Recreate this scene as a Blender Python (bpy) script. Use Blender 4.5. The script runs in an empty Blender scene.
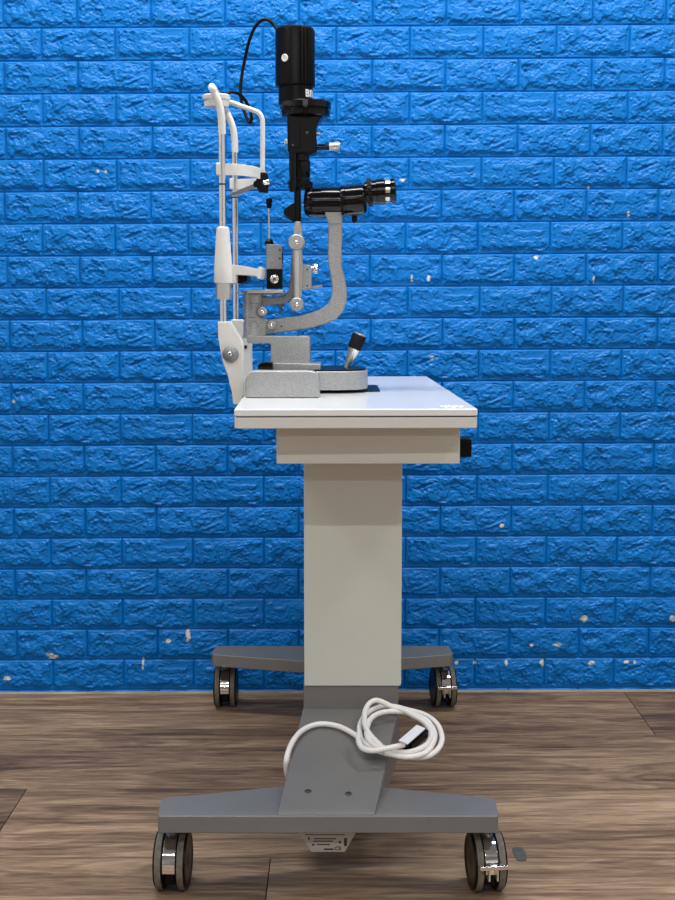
import bpy, bmesh, math, random
import numpy as np
from mathutils import Vector, Matrix

random.seed(7)
S = bpy.context.scene
COL = S.collection
PI = math.pi

# ------------------------------------------------------------------ camera, light, exposure
FPX = 1380.0
TH = math.radians(6.12)
CAM_H = 0.93
CT, ST = math.cos(TH), math.sin(TH)
cam_d = bpy.data.cameras.new('camera')
cam_d.sensor_fit = 'VERTICAL'
cam_d.sensor_height = 24.0
cam_d.lens = FPX / 900.0 * 24.0
cam_d.clip_start = 0.05
cam = bpy.data.objects.new('camera', cam_d)
COL.objects.link(cam)
cam.location = (0, 0, CAM_H)
cam.rotation_euler = (PI / 2 - TH, 0, 0)
S.camera = cam

S.view_settings.view_transform = 'Standard'
S.view_settings.look = 'None'
S.view_settings.gamma = 1.0
S.view_settings.use_curve_mapping = False
S.view_settings.exposure = 0.0

w = bpy.data.worlds.new('world')
S.world = w
w.use_nodes = True
w.node_tree.nodes['Background'].inputs[0].default_value = (0.75, 0.85, 1.0, 1)
w.node_tree.nodes['Background'].inputs[1].default_value = 0.3


def area(name, loc, size, power, rot=(0, 0, 0), col=(1, 1, 1)):
    d = bpy.data.lights.new(name, 'AREA')
    d.shape = 'RECTANGLE'
    d.size, d.size_y = size
    d.energy = power
    d.color = col
    o = bpy.data.objects.new(name, d)
    o.location = loc
    o.rotation_euler = rot
    COL.objects.link(o)
    return o


area('ceiling_lamp_over_table', (0.1, 2.35, 2.66), (2.6, 0.25), 70, col=(1, 1, 0.985))
area('ceiling_lamp_behind_camera', (0.1, -1.0, 2.66), (2.4, 0.10), 58, col=(1, 1, 0.985))
area('ceiling_lamp_far_row', (0.1, -5.6, 2.66), (3.0, 0.25), 185, col=(1, 1, 0.985))
area('ceiling_lamp_left', (-1.7, 0.9, 2.66), (0.3, 1.2), 16, col=(1, 1, 0.985))
area('ceiling_lamp_right', (1.7, 0.9, 2.66), (0.3, 1.2), 16, col=(1, 1, 0.985))


# ------------------------------------------------------------------ helpers
def at(px, py, Y):
    """photo pixel seen at world depth Y -> (x, z, metres per pixel)"""
    dx = (px - 337.5) / FPX
    dy = (450 - py) / FPX
    t = Y / (CT + dy * ST)
    return t * dx, CAM_H + t * (-ST + dy * CT), t / FPX


def link(name, me, mat=None, parent=None):
    o = bpy.data.objects.new(name, me)
    COL.objects.link(o)
    if mat is not None:
        me.materials.append(mat)
    if parent is not None:
        o.parent = parent
        p = parent
        off = Vector((0, 0, 0))
        while p is not None:
            off += p.location
            p = p.parent
        me.transform(Matrix.Translation(-off))
    return o


def fin(name, bm, mat, parent=None, bevel=0.0, seg=2, ang=35, smooth=True):
    bmesh.ops.recalc_face_normals(bm, faces=bm.faces[:])
    me = bpy.data.meshes.new(name)
    bm.to_mesh(me)
    bm.free()
    if smooth:
        me.polygons.foreach_set('use_smooth', [True] * len(me.polygons))
        me.set_sharp_from_angle(angle=math.radians(ang))
    o = link(name, me, mat, parent)
    if bevel > 0:
        m = o.modifiers.new('bevel', 'BEVEL')
        m.width = bevel
        m.segments = seg
        m.limit_method = 'ANGLE'
        m.angle_limit = math.radians(30)
        m.harden_normals = True
    return o


def thing(name, loc, label, cat, group=None):
    o = bpy.data.objects.new(name, None)
    o.empty_display_size = 0.05
    o.location = loc
    COL.objects.link(o)
    return tag(o, label, cat, group)


def tag(o, label=None, cat=None, group=None, kind=None):
    if label: o['label'] = label
    if cat: o['category'] = cat
    if group: o['group'] = group
    if kind: o['kind'] = kind
    return o


def box(bm, x0, x1, y0, y1, z0, z1):
    v = [bm.verts.new(c) for c in ((x0, y0, z0), (x1, y0, z0), (x1, y1, z0), (x0, y1, z0),
                                   (x0, y0, z1), (x1, y0, z1), (x1, y1, z1), (x0, y1, z1))]
    for f in ((0, 1, 2, 3), (4, 7, 6, 5), (0, 4, 5, 1), (1, 5, 6, 2), (2, 6, 7, 3), (3, 7, 4, 0)):
        bm.faces.new([v[i] for i in f])
    return v


def prism(bm, pts, axis, a0, a1):
    """polygon pts extruded along axis ('x','y','z') between a0 and a1"""
    def mk(p, a):
        return {'x': (a, p[0], p[1]), 'y': (p[0], a, p[1]), 'z': (p[0], p[1], a)}[axis]
    A = [bm.verts.new(mk(p, a0)) for p in pts]
    B = [bm.verts.new(mk(p, a1)) for p in pts]
    n = len(pts)
    bm.faces.new(A)
    bm.faces.new(B[::-1])
    for i in range(n):
        j = (i + 1) % n
        bm.faces.new([A[i], B[i], B[j], A[j]])


def smoothline(P, n=8, closed=False):
    P = [Vector(p) for p in P]
    out = []
    N = len(P)
    rng = range(N) if closed else range(N - 1)
    for i in rng:
        if closed:
            p0, p1, p2, p3 = P[(i - 1) % N], P[i], P[(i + 1) % N], P[(i + 2) % N]
        else:
            p1, p2 = P[i], P[i + 1]
            p0 = P[i - 1] if i else p1 * 2 - p2
            p3 = P[i + 2] if i + 2 < N else p2 * 2 - p1
        for k in range(n):
            t = k / n
            out.append(0.5 * ((2 * p1) + (p2 - p0) * t + (2 * p0 - 5 * p1 + 4 * p2 - p3) * t * t
                              + (3 * p1 - p0 - 3 * p2 + p3) * t ** 3))
    if not closed:
        out.append(P[-1])
    return out


def outline(pts, Y, smooth=None):
    """px outline -> xz points at depth Y"""
    r = []
    for p in pts:
        x, z, s = at(p[0], p[1], Y)
        r.append((x, z))
    return r


def plate(name, pts, Y, thick, mat, parent, bevel=0.001, seg=2, smooth=0, **k):
    bm = bmesh.new()
    P = outline(pts, Y)
    if smooth:
        P = [(v[0], v[1]) for v in smoothline([(a, b, 0) for a, b in P], smooth, True)]
    prism(bm, P, 'y', Y, Y + thick)
    return fin(name, bm, mat, parent, bevel, seg, **k)


def revolve(bm, c, prof, axis='z', seg=40, rf=None, dirv=None, caps=True):
    """prof: list of (t, r) along the axis from c. dirv overrides axis."""
    d = Vector(dirv) if dirv else {'x': Vector((1, 0, 0)), 'y': Vector((0, 1, 0)), 'z': Vector((0, 0, 1))}[axis]
    d = d.normalized()
    u = d.orthogonal().normalized() if abs(d.z) < 0.99 else Vector((1, 0, 0))
    if abs(d.z) >= 0.99:
        u = Vector((1, 0, 0)); v = Vector((0, 1, 0))
    else:
        v = d.cross(u).normalized()
    c = Vector(c)
    rings = []
    for (t, r) in prof:
        ring = []
        for k in range(seg):
            a = 2 * PI * k / seg
            rr = r * (rf(a, t) if rf else 1)
            ring.append(bm.verts.new(c + d * t + u * (rr * math.cos(a)) + v * (rr * math.sin(a))))
        rings.append(ring)
    for A, B in zip(rings, rings[1:]):
        for k in range(seg):
            j = (k + 1) % seg
            bm.faces.new([A[k], A[j], B[j], B[k]])
    if caps:
        bm.faces.new(rings[0][::-1])
        bm.faces.new(rings[-1])


def lathe_v(name, cx, rows, Y, mat, parent, seg=40, rf=None, bevel=0, **k):
    """vertical lathe from px: rows of (py, r_px), centre cx, axis at depth Y"""
    x, _, s = at(cx, rows[0][0], Y)
    prof = []
    for py, r in rows:
        _, z, s = at(cx, py, Y)
        prof.append((z, r * s))
    bm = bmesh.new()
    revolve(bm, (x, Y, 0), prof, 'z', seg, rf)
    return fin(name, bm, mat, parent, bevel, **k)


def lathe_h(name, cy, cols, Y, mat, parent, seg=36, rf=None, bevel=0, **k):
    """horizontal lathe along x from px: cols of (px, r_px); cy may be (y at first, y at last)"""
    if not isinstance(cy, tuple): cy = (cy, cy)
    x0, z0, s = at(cols[0][0], cy[0], Y)
    x1, z1, _ = at(cols[-1][0], cy[1], Y)
    d = Vector((x1 - x0, 0, z1 - z0))
    L = d.length
    span = cols[-1][0] - cols[0][0]
    prof = [((c[0] - cols[0][0]) / span * L, c[1] * s) for c in cols]
    bm = bmesh.new()
    revolve(bm, (x0, Y, z0), prof, seg=seg, rf=rf, dirv=d)
    return fin(name, bm, mat, parent, bevel, **k)


def disc_y(name, px, py, r, Y0, Y1, mat, parent, prof=None, seg=32, bevel=0.0008):
    """disc facing the viewer (axis y) with px radius"""
    x, z, s = at(px, py, Y0)
    bm = bmesh.new()
    if prof is None:
        prof = [(0, r), (Y1 - Y0, r)]
    revolve(bm, (x, Y0, z), [(t, rr * s) for t, rr in prof], 'y', seg)
    return fin(name, bm, mat, parent, bevel)


def sweep(bm, P, sec, closed=False, up=None):
    """sweep a section (list of (a,b)) along points; up: fixed vector for section's b axis"""
    P = [Vector(p) for p in P]
    n = len(P)
    T = []
    for i in range(n):
        a = P[(i - 1) % n] if (closed or i) else P[0]
        b = P[(i + 1) % n] if (closed or i < n - 1) else P[-1]
        T.append((b - a).normalized())
    if up is None:
        nrm = T[0].orthogonal().normalized()
    rings = []
    for i in range(n):
        if up is not None:
            bb = Vector(up)
            aa = bb.cross(T[i]).normalized()
            bb = T[i].cross(aa).normalized()
        else:
            nrm = (nrm - T[i] * nrm.dot(T[i])).normalized()
            aa = nrm
            bb = T[i].cross(nrm).normalized()
        rings.append([bm.verts.new(P[i] + aa * s[0] + bb * s[1]) for s in (sec(i / (n - 1)) if callable(sec) else sec)])
    m = len(rings[0])
    for i in range(n if closed else n - 1):
        A, B = rings[i], rings[(i + 1) % n]
        for k in range(m):
            j = (k + 1) % m
            bm.faces.new([A[k], A[j], B[j], B[k]])
    if not closed:
        bm.faces.new(rings[0][::-1])
        bm.faces.new(rings[-1])


def circ(r, n=14):
    return [(r * math.cos(2 * PI * k / n), r * math.sin(2 * PI * k / n)) for k in range(n)]


def tube(name, P, r, mat, parent=None, n=8, seg=14):
    bm = bmesh.new()
    sweep(bm, smoothline(P, n) if n else P, circ(r, seg))
    return fin(name, bm, mat, parent, ang=50)


def p3(px, py, Y):
    x, z, s = at(px, py, Y)
    return Vector((x, Y, z))


# ------------------------------------------------------------------ materials
def mat(name, col, rough=0.5, metal=0.0, bump=0.0, bscale=400, mott=0.0, mscale=30, coat=0.0, spec=0.5, detail=3):
    m = bpy.data.materials.new(name)
    m.use_nodes = True
    nt = m.node_tree
    b = nt.nodes['Principled BSDF']
    b.inputs['Base Color'].default_value = (*col, 1)
    b.inputs['Roughness'].default_value = rough
    b.inputs['Metallic'].default_value = metal
    b.inputs['Coat Weight'].default_value = coat
    b.inputs['Coat Roughness'].default_value = 0.08
    b.inputs['Specular IOR Level'].default_value = spec
    tc = nt.nodes.new('ShaderNodeTexCoord')
    n = nt.nodes.new('ShaderNodeTexNoise')
    n.inputs['Scale'].default_value = mscale
    n.inputs['Detail'].default_value = detail
    nt.links.new(tc.outputs['Object'], n.inputs['Vector'])
    mr = nt.nodes.new('ShaderNodeMapRange')
    mr.inputs['From Min'].default_value = 0.3
    mr.inputs['From Max'].default_value = 0.7
    mr.inputs['To Min'].default_value = 1 - mott
    mr.inputs['To Max'].default_value = 1 + mott
    nt.links.new(n.outputs['Fac'], mr.inputs['Value'])
    mx = nt.nodes.new('ShaderNodeVectorMath')
    mx.operation = 'SCALE'
    mx.inputs[0].default_value = col
    nt.links.new(mr.outputs[0], mx.inputs['Scale'])
    nt.links.new(mx.outputs[0], b.inputs['Base Color'])
    if bump > 0:
        n2 = nt.nodes.new('ShaderNodeTexNoise')
        n2.inputs['Scale'].default_value = bscale
        n2.inputs['Detail'].default_value = 2
        nt.links.new(tc.outputs['Object'], n2.inputs['Vector'])
        bp = nt.nodes.new('ShaderNodeBump')
        bp.inputs['Strength'].default_value = bump
        bp.inputs['Distance'].default_value = 0.001
        nt.links.new(n2.outputs['Fac'], bp.inputs['Height'])
        nt.links.new(bp.outputs[0], b.inputs['Normal'])
    return m


M_enamel = mat('white_enamel', (0.72, 0.72, 0.69), 0.28, mott=0.02)
M_laminate = mat('white_laminate', (0.80, 0.81, 0.82), 0.13, mott=0.015, mscale=6)
M_lamedge = mat('laminate_edge', (0.66, 0.66, 0.63), 0.35, mott=0.02)
M_beige = mat('light_grey_steel', (0.60, 0.605, 0.55), 0.38, mott=0.015, mscale=8)
M_grey = mat('grey_powder_coat', (0.165, 0.160, 0.155), 0.42, bump=0.12, bscale=900, mott=0.04, mscale=15)
M_hammer = mat('hammered_silver_paint', (0.34, 0.345, 0.345), 0.36, metal=0.35, bump=0.55, bscale=520, mott=0.22, mscale=520)
M_hammer_d = mat('hammered_grey_paint', (0.20, 0.205, 0.21), 0.38, metal=0.35, bump=0.5, bscale=520, mott=0.22, mscale=520)
M_chrome = mat('chrome', (0.86, 0.86, 0.86), 0.09, metal=1.0)
M_alu = mat('satin_aluminium', (0.66, 0.65, 0.62), 0.28, metal=0.9)
M_black = mat('gloss_black_paint', (0.002, 0.002, 0.0025), 0.13, spec=0.28)
M_mblack = mat('matt_black_paint', (0.0025, 0.0025, 0.003), 0.34, spec=0.14)
M_rubber = mat('black_rubber', (0.005, 0.005, 0.006), 0.6, bump=0.1, spec=0.18)
M_tread = mat('worn_grey_tread', (0.135, 0.122, 0.098), 0.75, bump=0.4, bscale=500, mott=0.3, mscale=90)
M_cable = mat('white_cable_sheath', (0.86, 0.83, 0.80), 0.4)
M_paper = mat('white_label', (0.80, 0.82, 0.84), 0.5)
M_plaster = mat('white_plaster', (0.40, 0.40, 0.39), 0.8)
M_labelgrey = mat('rating_label_grey', (0.33, 0.31, 0.29), 0.5)
M_ink = mat('black_ink', (0.02, 0.02, 0.02), 0.5)
M_screw = mat('dark_steel_screw', (0.10, 0.10, 0.10), 0.4, metal=0.7)
M_caulk = mat('dusty_caulk', (0.42, 0.40, 0.36), 0.8, mott=0.3, mscale=12)
M_blue_led = mat('dark_steel', (0.16, 0.16, 0.165), 0.3, metal=0.8)


# ------------------------------------------------------------------ setting: wall with moulded foam bricks
def vnoise(h, w_, gy, gx, rs):
    """smooth value noise on an h x w_ raster with gy x gx lattice cells"""
    g = rs.rand(gy + 3, gx + 3)
    y = np.linspace(0, gy, h, endpoint=False); x = np.linspace(0, gx, w_, endpoint=False)
    yi = y.astype(int); xi = x.astype(int)
    fy = y - yi; fx = x - xi
    fy = fy * fy * (3 - 2 * fy); fx = fx * fx * (3 - 2 * fx)
    a = g[yi][:, xi]; b = g[yi][:, xi + 1]; c = g[yi + 1][:, xi]; d = g[yi + 1][:, xi + 1]
    fx = fx[None, :]; fy = fy[:, None]
    return (a * (1 - fx) + b * fx) * (1 - fy) + (c * (1 - fx) + d * fx) * fy


BW, BH = 0.1677, 0.07336
TW, THH = 338, 148           # template raster (0.5 mm)


def bilin(A, yy, xx):
    yy = np.clip(yy, 0, A.shape[0] - 1.001); xx = np.clip(xx, 0, A.shape[1] - 1.001)
    yi = yy.astype(int); xi = xx.astype(int)
    fy = yy - yi; fx = xx - xi
    return (A[yi, xi] * (1 - fx) + A[yi, xi + 1] * fx) * (1 - fy) + (A[yi + 1, xi] * (1 - fx) + A[yi + 1, xi + 1] * fx) * fy


def template(seed, feat=None):
    rs = np.random.RandomState(seed)
    h, w_ = THH, TW
    Y, X = np.mgrid[0:h, 0:w_].astype(float)
    warp1 = vnoise(h, w_, 12, 22, rs) - .5; warp2 = vnoise(h, w_, 12, 22, rs) - .5
    warp3 = vnoise(h, w_, 30, 60, rs) - .5; warp4 = vnoise(h, w_, 30, 60, rs) - .5
    wx = X + warp1 * 34 + warp3 * 7; wy = Y + warp2 * 22 + warp4 * 6
    # diagonal chipped terraces
    base = vnoise(h, w_, 3, 5, rs) * .6 + vnoise(h, w_, 6, 9, rs) * .4
    t1 = bilin(base, wy, wx)
    lv = t1 * 6
    fr = lv - np.floor(lv)
    step = np.clip((fr - .86) / .14, 0, 1)
    terr = (np.floor(lv) + step * step * (3 - 2 * step)) / 6
    terr = terr - terr.mean()
    # ragged rim: interior stands proud of the rim strip
    e = np.minimum(np.minimum(X, w_ - 1 - X), np.minimum(Y, h - 1 - Y)) * .5      # mm
    rag = vnoise(h, w_, 10, 22, rs) * 7 + vnoise(h, w_, 26, 56, rs) * 3
    rim = np.clip((e - 2.2 - rag) / 1.6, 0, 1)
    ebot = Y * .5
    ragb = vnoise(h, w_, 3, 12, rs) * 12 + vnoise(h, w_, 14, 40, rs) * 5
    low = np.clip((ebot - 3 - ragb) / 2.2, 0, 1)
    dome = np.clip(e / 22, 0, 1)
    rid = 1 - np.abs(2 * bilin(vnoise(h, w_, 7, 12, rs), wy, wx) - 1)
    H = 1.7 * rim + 2.3 * low + terr * 12 * (.25 + .75 * rim) + dome * 1.0 + np.clip(rid - .82, 0, 1) * 9 * rim
    rg = 1 - np.abs(2 * bilin(vnoise(h, w_, 13, 24, rs), wy, wx) - 1)
    H += np.clip(rg - .88, 0, 1) * 6 * rim
    H += (vnoise(h, w_, 40, 90, rs) - .5) * .35
    if feat == 'slash':
        cx0, cy0, cx1, cy1 = .08 * w_, .50 * h, .44 * w_, .80 * h
        dx, dy = cx1 - cx0, cy1 - cy0
        L = math.hypot(dx, dy)
        s = ((X - cx0) * dx + (Y - cy0) * dy) / L / L
        d = ((X - cx0) * -dy + (Y - cy0) * dx) / L + warp1 * 10
        m = np.clip(1 - np.abs(s - .5) * 2.1, 0, 1) ** .5
        H -= m * np.clip(1 - np.abs(d) / 9, 0, 1) * 5
        H += m * np.clip(1 - np.abs(d - 12) / 7, 0, 1) * 1.6
    if feat == 'streak':
        cx0, cy0, cx1, cy1 = .60 * w_, .26 * h, .93 * w_, .52 * h
        dx, dy = cx1 - cx0, cy1 - cy0
        L = math.hypot(dx, dy)
        s = ((X - cx0) * dx + (Y - cy0) * dy) / L / L
        d = ((X - cx0) * -dy + (Y - cy0) * dx) / L + warp1 * 9
        m = np.clip(1 - np.abs(s - .5) * 2.0, 0, 1) ** .5
        H += m * np.clip(1 - np.abs(d) / 9, 0, 1) * 4.6
    return H * 0.001


TEMPL = [template(11), template(23), template(37), template(41, 'slash'),
         template(53, 'streak'), template(67), template(71), template(89)]
YW = 3.218
Z_TOP = 1.5484            # height of one bed joint (row 0 lies below it)


def wall_y(x):
    return YW + 0.0147 * (x + 0.75)


CHIPS = [(52, 656, 6, 3), (188, 636, 2.5, 6), (8, 678, 5, 2), (143, 664, 1.2, 8), (168, 641, 3, 2), (13.5, 401, 2, 2),
         (537, 257, 2.2, 2.2), (595, 279, 1.2, 4), (429, 278, 2, 3), (502, 526, 2.5, 2), (584, 620, 4.5, 3.5),
         (532, 647, 2, 2), (558, 646, 4, 2), (543, 664.5, 2.5, 3), (592.5, 664.5, 4, 3), (628, 664, 3, 1.8),
         (636, 664, 2, 1.8), (590, 187, 2, 1.5), (630, 214, 1.5, 4), (403, 179.5, 3, 2), (98, 171, 1.6, 1.6),
         (106, 171, 1.3, 1.6), (286, 141, 2, 2), (228, 249, 2, 3.5), (432, 358, 2, 2.5), (674, 620, 3, 3),
         (507, 664, 1.4, 3), (457, 664, 2, 2.5), (475, 664, 2, 2.5), (412, 278, 1.5, 3.0)]


def build_wall():
    xs = np.concatenate([np.arange(-2.4, -1.25, .006), np.arange(-1.25, 1.25, .0016), np.arange(1.25, 2.41, .006)])
    zs = np.concatenate([np.arange(0, 1.72, .0015), np.arange(1.72, 2.71, .01)])
    nx, nz = len(xs), len(zs)
    X, Z = np.meshgrid(xs, zs)
    rs = np.random.RandomState(5)
    zp = Z - 0.0054 * Z * (X + 0.75)
    rowf = (Z_TOP - zp) / BH
    row = np.floor(rowf).astype(int)
    v = 1 - (rowf - row)                    # 0 bottom .. 1 top of brick
    x0 = np.where(row % 2 == 0, -0.5055, -0.591)
    # small random slip of each column of panels per row
    x0 = x0 - np.where((row == 5) | (row == 6), 0.006, 0) - np.where(row == 7, 0.003, 0)
    colf = (X + 0.0033 * (1.55 - Z) - x0) / BW
    c = np.floor(colf).astype(int)
    u = colf - c
    s = (row // 2) % 2
    idx = (c - s) % 4 + 4 * (row % 2)
    H = np.zeros_like(X)
    for k in range(8):
        m = idx == k
        H[m] = bilin(TEMPL[k], v[m] * (THH - 1), u[m] * (TW - 1))
    eh = np.minimum(v, 1 - v) * BH * 1000
    eu = np.minimum(u, 1 - u) * BW * 1000
    g = np.clip((np.minimum(eh, eu) - 0.5) / 1.3, 0, 1)
    g = g * g * (3 - 2 * g)
    groove = (g - 1) * 0.0042
    H = H * np.clip((np.minimum(eh, eu) - .7) / 2.2, 0, 1) + groove
    # soft panel swelling
    H += (vnoise(nz, nx, 14, 16, rs) - .5) * 0.0016
    Yv = wall_y(X) - H
    co = np.stack([X, Yv, Z], -1).reshape(-1, 3).astype(np.float32)
    # paint chips
    chip = np.zeros_like(X)
    jag = vnoise(nz, nx, 420, 420, rs)
    for (px, py, rx, ry) in CHIPS:
        x, z, sc_ = at(px, py, YW)
        d = np.sqrt(((X - x) / (.85 * rx * sc_)) ** 2 + ((Z - z) / (.85 * ry * sc_)) ** 2)
        chip = np.maximum(chip, np.clip((1.15 - d - (jag - .5) * .9) * 3, 0, 1))
    me = bpy.data.meshes.new('wall_back')
    nv = nx * nz
    me.vertices.add(nv)
    me.vertices.foreach_set('co', co.ravel())
    i = np.arange((nz - 1) * (nx - 1))
    r = i // (nx - 1); q = i % (nx - 1)
    a = r * nx + q
    quads = np.stack([a, a + 1, a + nx + 1, a + nx], -1).astype(np.int32)
    me.loops.add(quads.size)
    me.loops.foreach_set('vertex_index', quads.ravel())
    me.polygons.add(len(quads))
    me.polygons.foreach_set('loop_start', (np.arange(len(quads)) * 4).astype(np.int32))
    me.polygons.foreach_set('loop_total', np.full(len(quads), 4, np.int32))
    me.update(calc_edges=True)
    me.polygons.foreach_set('use_smooth', np.ones(len(quads), bool))
    at_ = me.attributes.new('chip', 'FLOAT', 'POINT')
    at_.data.foreach_set('value', chip.ravel().astype(np.float32))
    m = bpy.data.materials.new('blue_gloss_wall_paint')
    m.use_nodes = True
    nt = m.node_tree
    b = nt.nodes['Principled BSDF']
    b.inputs['Roughness'].default_value = 0.31
    b.inputs['Specular IOR Level'].default_value = 0.22
    an = nt.nodes.new('ShaderNodeAttribute'); an.attribute_name = 'chip'
    tc = nt.nodes.new('ShaderNodeTexCoord')
    n1 = nt.nodes.new('ShaderNodeTexNoise'); n1.inputs['Scale'].default_value = 9; n1.inputs['Detail'].default_value = 5
    nt.links.new(tc.outputs['Object'], n1.inputs['Vector'])
    r1 = nt.nodes.new('ShaderNodeMix'); r1.data_type = 'RGBA'
    r1.inputs['A'].default_value = (0.0006, 0.140, 0.46, 1)
    r1.inputs['B'].default_value = (0.0008, 0.170, 0.55, 1)
    nt.links.new(n1.outputs['Fac'], r1.inputs['Factor'])
    r2 = nt.nodes.new('ShaderNodeMix'); r2.data_type = 'RGBA'
    r2.inputs['B'].default_value = (0.62, 0.62, 0.55, 1)
    nt.links.new(an.outputs['Fac'], r2.inputs['Factor'])
    nt.links.new(r1.outputs['Result'], r2.inputs['A'])
    nt.links.new(r2.outputs['Result'], b.inputs['Base Color'])
    n2 = nt.nodes.new('ShaderNodeTexNoise'); n2.inputs['Scale'].default_value = 330; n2.inputs['Detail'].default_value = 2
    nt.links.new(tc.outputs['Object'], n2.inputs['Vector'])
    bp = nt.nodes.new('ShaderNodeBump'); bp.inputs['Strength'].default_value = 0.35; bp.inputs['Distance'].default_value = 0.0012
    nt.links.new(n2.outputs['Fac'], bp.inputs['Height'])
    nt.links.new(bp.outputs[0], b.inputs['Normal'])
    me.materials.append(m)
    o = bpy.data.objects.new('wall_back', me)
    COL.objects.link(o)
    tag(o, 'blue painted wall of moulded rough-faced brick panels', None, kind='structure')


build_wall()

# ------------------------------------------------------------------ floor of wide wood planks
PLW = 0.3303
PL0 = 2.8965                     # a seam between two rows


def build_floor():
    bm = bmesh.new()
    tone = bm.faces.layers.float.new('tone')
    offs = bm.faces.layers.float.new('offs')
    rs = random.Random(12)
    Lp = 1.83
    seam = {0: at(623, 690, 3.24)[0], -2: at(2, 828, 2.37)[0]}       # seams the photo shows
    tones = {(-1, 0): .58, (0, 0): .34, (0, 1): .1, (-2, 0): .55, (-2, -1): .15, (-3, 0): .85}
    for k in range(-31, 2):
        y0 = PL0 + k * PLW
        y1 = y0 + PLW
        y0c, y1c = max(y0, -7.0), min(y1, 3.27)
        if y1c <= y0c: continue
        s0 = seam.get(k, rs.uniform(0, Lp))
        if k == -1: s0 = 1.10
        if k == -3: s0 = at(269.5, 865, 2.20)[0]
        n0 = math.floor((-2.4 - s0) / Lp)
        for n in range(n0, n0 + 5):
            xa, xb = max(-2.4, s0 + n * Lp), min(2.4, s0 + (n + 1) * Lp)
            if xb <= xa: continue
            g = 0.0010; dp = 0.0012
            A = [(xa, y0c), (xb, y0c), (xb, y1c), (xa, y1c)]
            B = [(xa + g, y0c + g), (xb - g, y0c + g), (xb - g, y1c - g), (xa + g, y1c - g)]
            va = [bm.verts.new((p[0], p[1], -dp)) for p in A]
            vb = [bm.verts.new((p[0], p[1], 0)) for p in B]
            fs = [bm.faces.new(vb)]
            for i in range(4):
                j = (i + 1) % 4
                fs.append(bm.faces.new([va[i], va[j], vb[j], vb[i]]))
            jj = n + 1 if (k in seam) else n
            # plank index 0 lies left of a seam in the photo for k==0; right of it for k==-2
            if k == 0: t = .50 if n == -1 else .12
            elif k == -2: t = .55 if n == 0 else .12
            elif k == -1: t = .42
            elif k == -3: t = .85 if n >= 0 else .6
            else: t = rs.random()
            of = rs.uniform(0, 50)
            for f in fs:
                f[tone] = t; f[offs] = of
            for f in fs[1:]: f[tone] = -0.9
    me = bpy.data.meshes.new('floor')
    bm.to_mesh(me); bm.free()
    m = bpy.data.materials.new('weathered_oak_planks')
    m.use_nodes = True
    nt = m.node_tree; N = nt.nodes; L = nt.links
    b = N['Principled BSDF']
    b.inputs['Roughness'].default_value = 0.55
    b.inputs['Specular IOR Level'].default_value = 0.2
    tc = N.new('ShaderNodeTexCoord')
    ao = N.new('ShaderNodeAttribute'); ao.attribute_name = 'offs'
    at_ = N.new('ShaderNodeAttribute'); at_.attribute_name = 'tone'
    comb = N.new('ShaderNodeCombineXYZ')
    L.new(ao.outputs['Fac'], comb.inputs['X']); L.new(ao.outputs['Fac'], comb.inputs['Z'])
    add = N.new('ShaderNodeVectorMath'); add.operation = 'ADD'
    L.new(tc.outputs['Object'], add.inputs[0]); L.new(comb.outputs[0], add.inputs[1])

    def noise(scale, sx, sy, det=4, rough=.6, dist=0.0):
        mp = N.new('ShaderNodeMapping'); mp.inputs['Scale'].default_value = (sx, sy, 1)
        L.new(add.outputs[0], mp.inputs['Vector'])
        n = N.new('ShaderNodeTexNoise'); n.inputs['Scale'].default_value = scale
        n.inputs['Detail'].default_value = det; n.inputs['Roughness'].default_value = rough
        n.inputs['Distortion'].default_value = dist
        L.new(mp.outputs[0], n.inputs['Vector'])
        return n

    big = noise(3.2, .45, 3.0, 4, .55, 1.2)         # broad cathedral figure
    mid = noise(9, .34, 4.2, 5, .65, 1.0)
    fine = noise(60, .16, 5.0, 4, .75)
    pores = noise(120, .18, 4.0, 2, .8)
    fleck = noise(14, .9, 7.5, 6, .75, .3)

    def math_(op, a, b_=None, v=None):
        n = N.new('ShaderNodeMath'); n.operation = op
        for i, q in enumerate((a, b_)):
            if q is None: continue
            if isinstance(q, (int, float)): n.inputs[i].default_value = q
            else: L.new(q, n.inputs[i])
        return n.outputs[0]
    # rings from the broad noise
    ring = math_('SINE', math_('MULTIPLY', big.outputs['Fac'], 46))
    v = math_('ADD', math_('ADD', math_('MULTIPLY', mid.outputs['Fac'], .72), math_('MULTIPLY', fleck.outputs['Fac'], .55)), math_('MULTIPLY', ring, 0.06))
    v = math_('ADD', v, math_('ADD', math_('MULTIPLY', fine.outputs['Fac'], 0.36), math_('MULTIPLY', pores.outputs['Fac'], 0.22)))
    v = math_('ADD', v, math_('MULTIPLY', math_('ADD', at_.outputs['Fac'], -0.5), 0.30))
    v = math_('ADD', v, math_('MULTIPLY', big.outputs['Fac'], 0.62))
    mr = N.new('ShaderNodeMapRange'); mr.inputs['From Min'].default_value = 0.88; mr.inputs['From Max'].default_value = 1.62
    L.new(v, mr.inputs['Value'])
    cr = N.new('ShaderNodeValToRGB')
    els = cr.color_ramp.elements
    els[0].position = 0.0; els[0].color = (0.040, 0.023, 0.014, 1)
    els[1].position = 1.0; els[1].color = (0.56, 0.40, 0.25, 1)
    e = els.new(.35); e.color = (0.160, 0.099, 0.060, 1)
    e = els.new(.62); e.color = (0.30, 0.200, 0.122, 1)
    L.new(mr.outputs[0], cr.inputs['Fac'])
    L.new(cr.outputs['Color'], b.inputs['Base Color'])
    bp = N.new('ShaderNodeBump'); bp.inputs['Strength'].default_value = 0.25; bp.inputs['Distance'].default_value = 0.0008
    L.new(math_('ADD', fine.outputs['Fac'], pores.outputs['Fac']), bp.inputs['Height'])
    L.new(bp.outputs[0], b.inputs['Normal'])
    me.materials.append(m)
    o = bpy.data.objects.new('floor', me)
    COL.objects.link(o)
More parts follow.
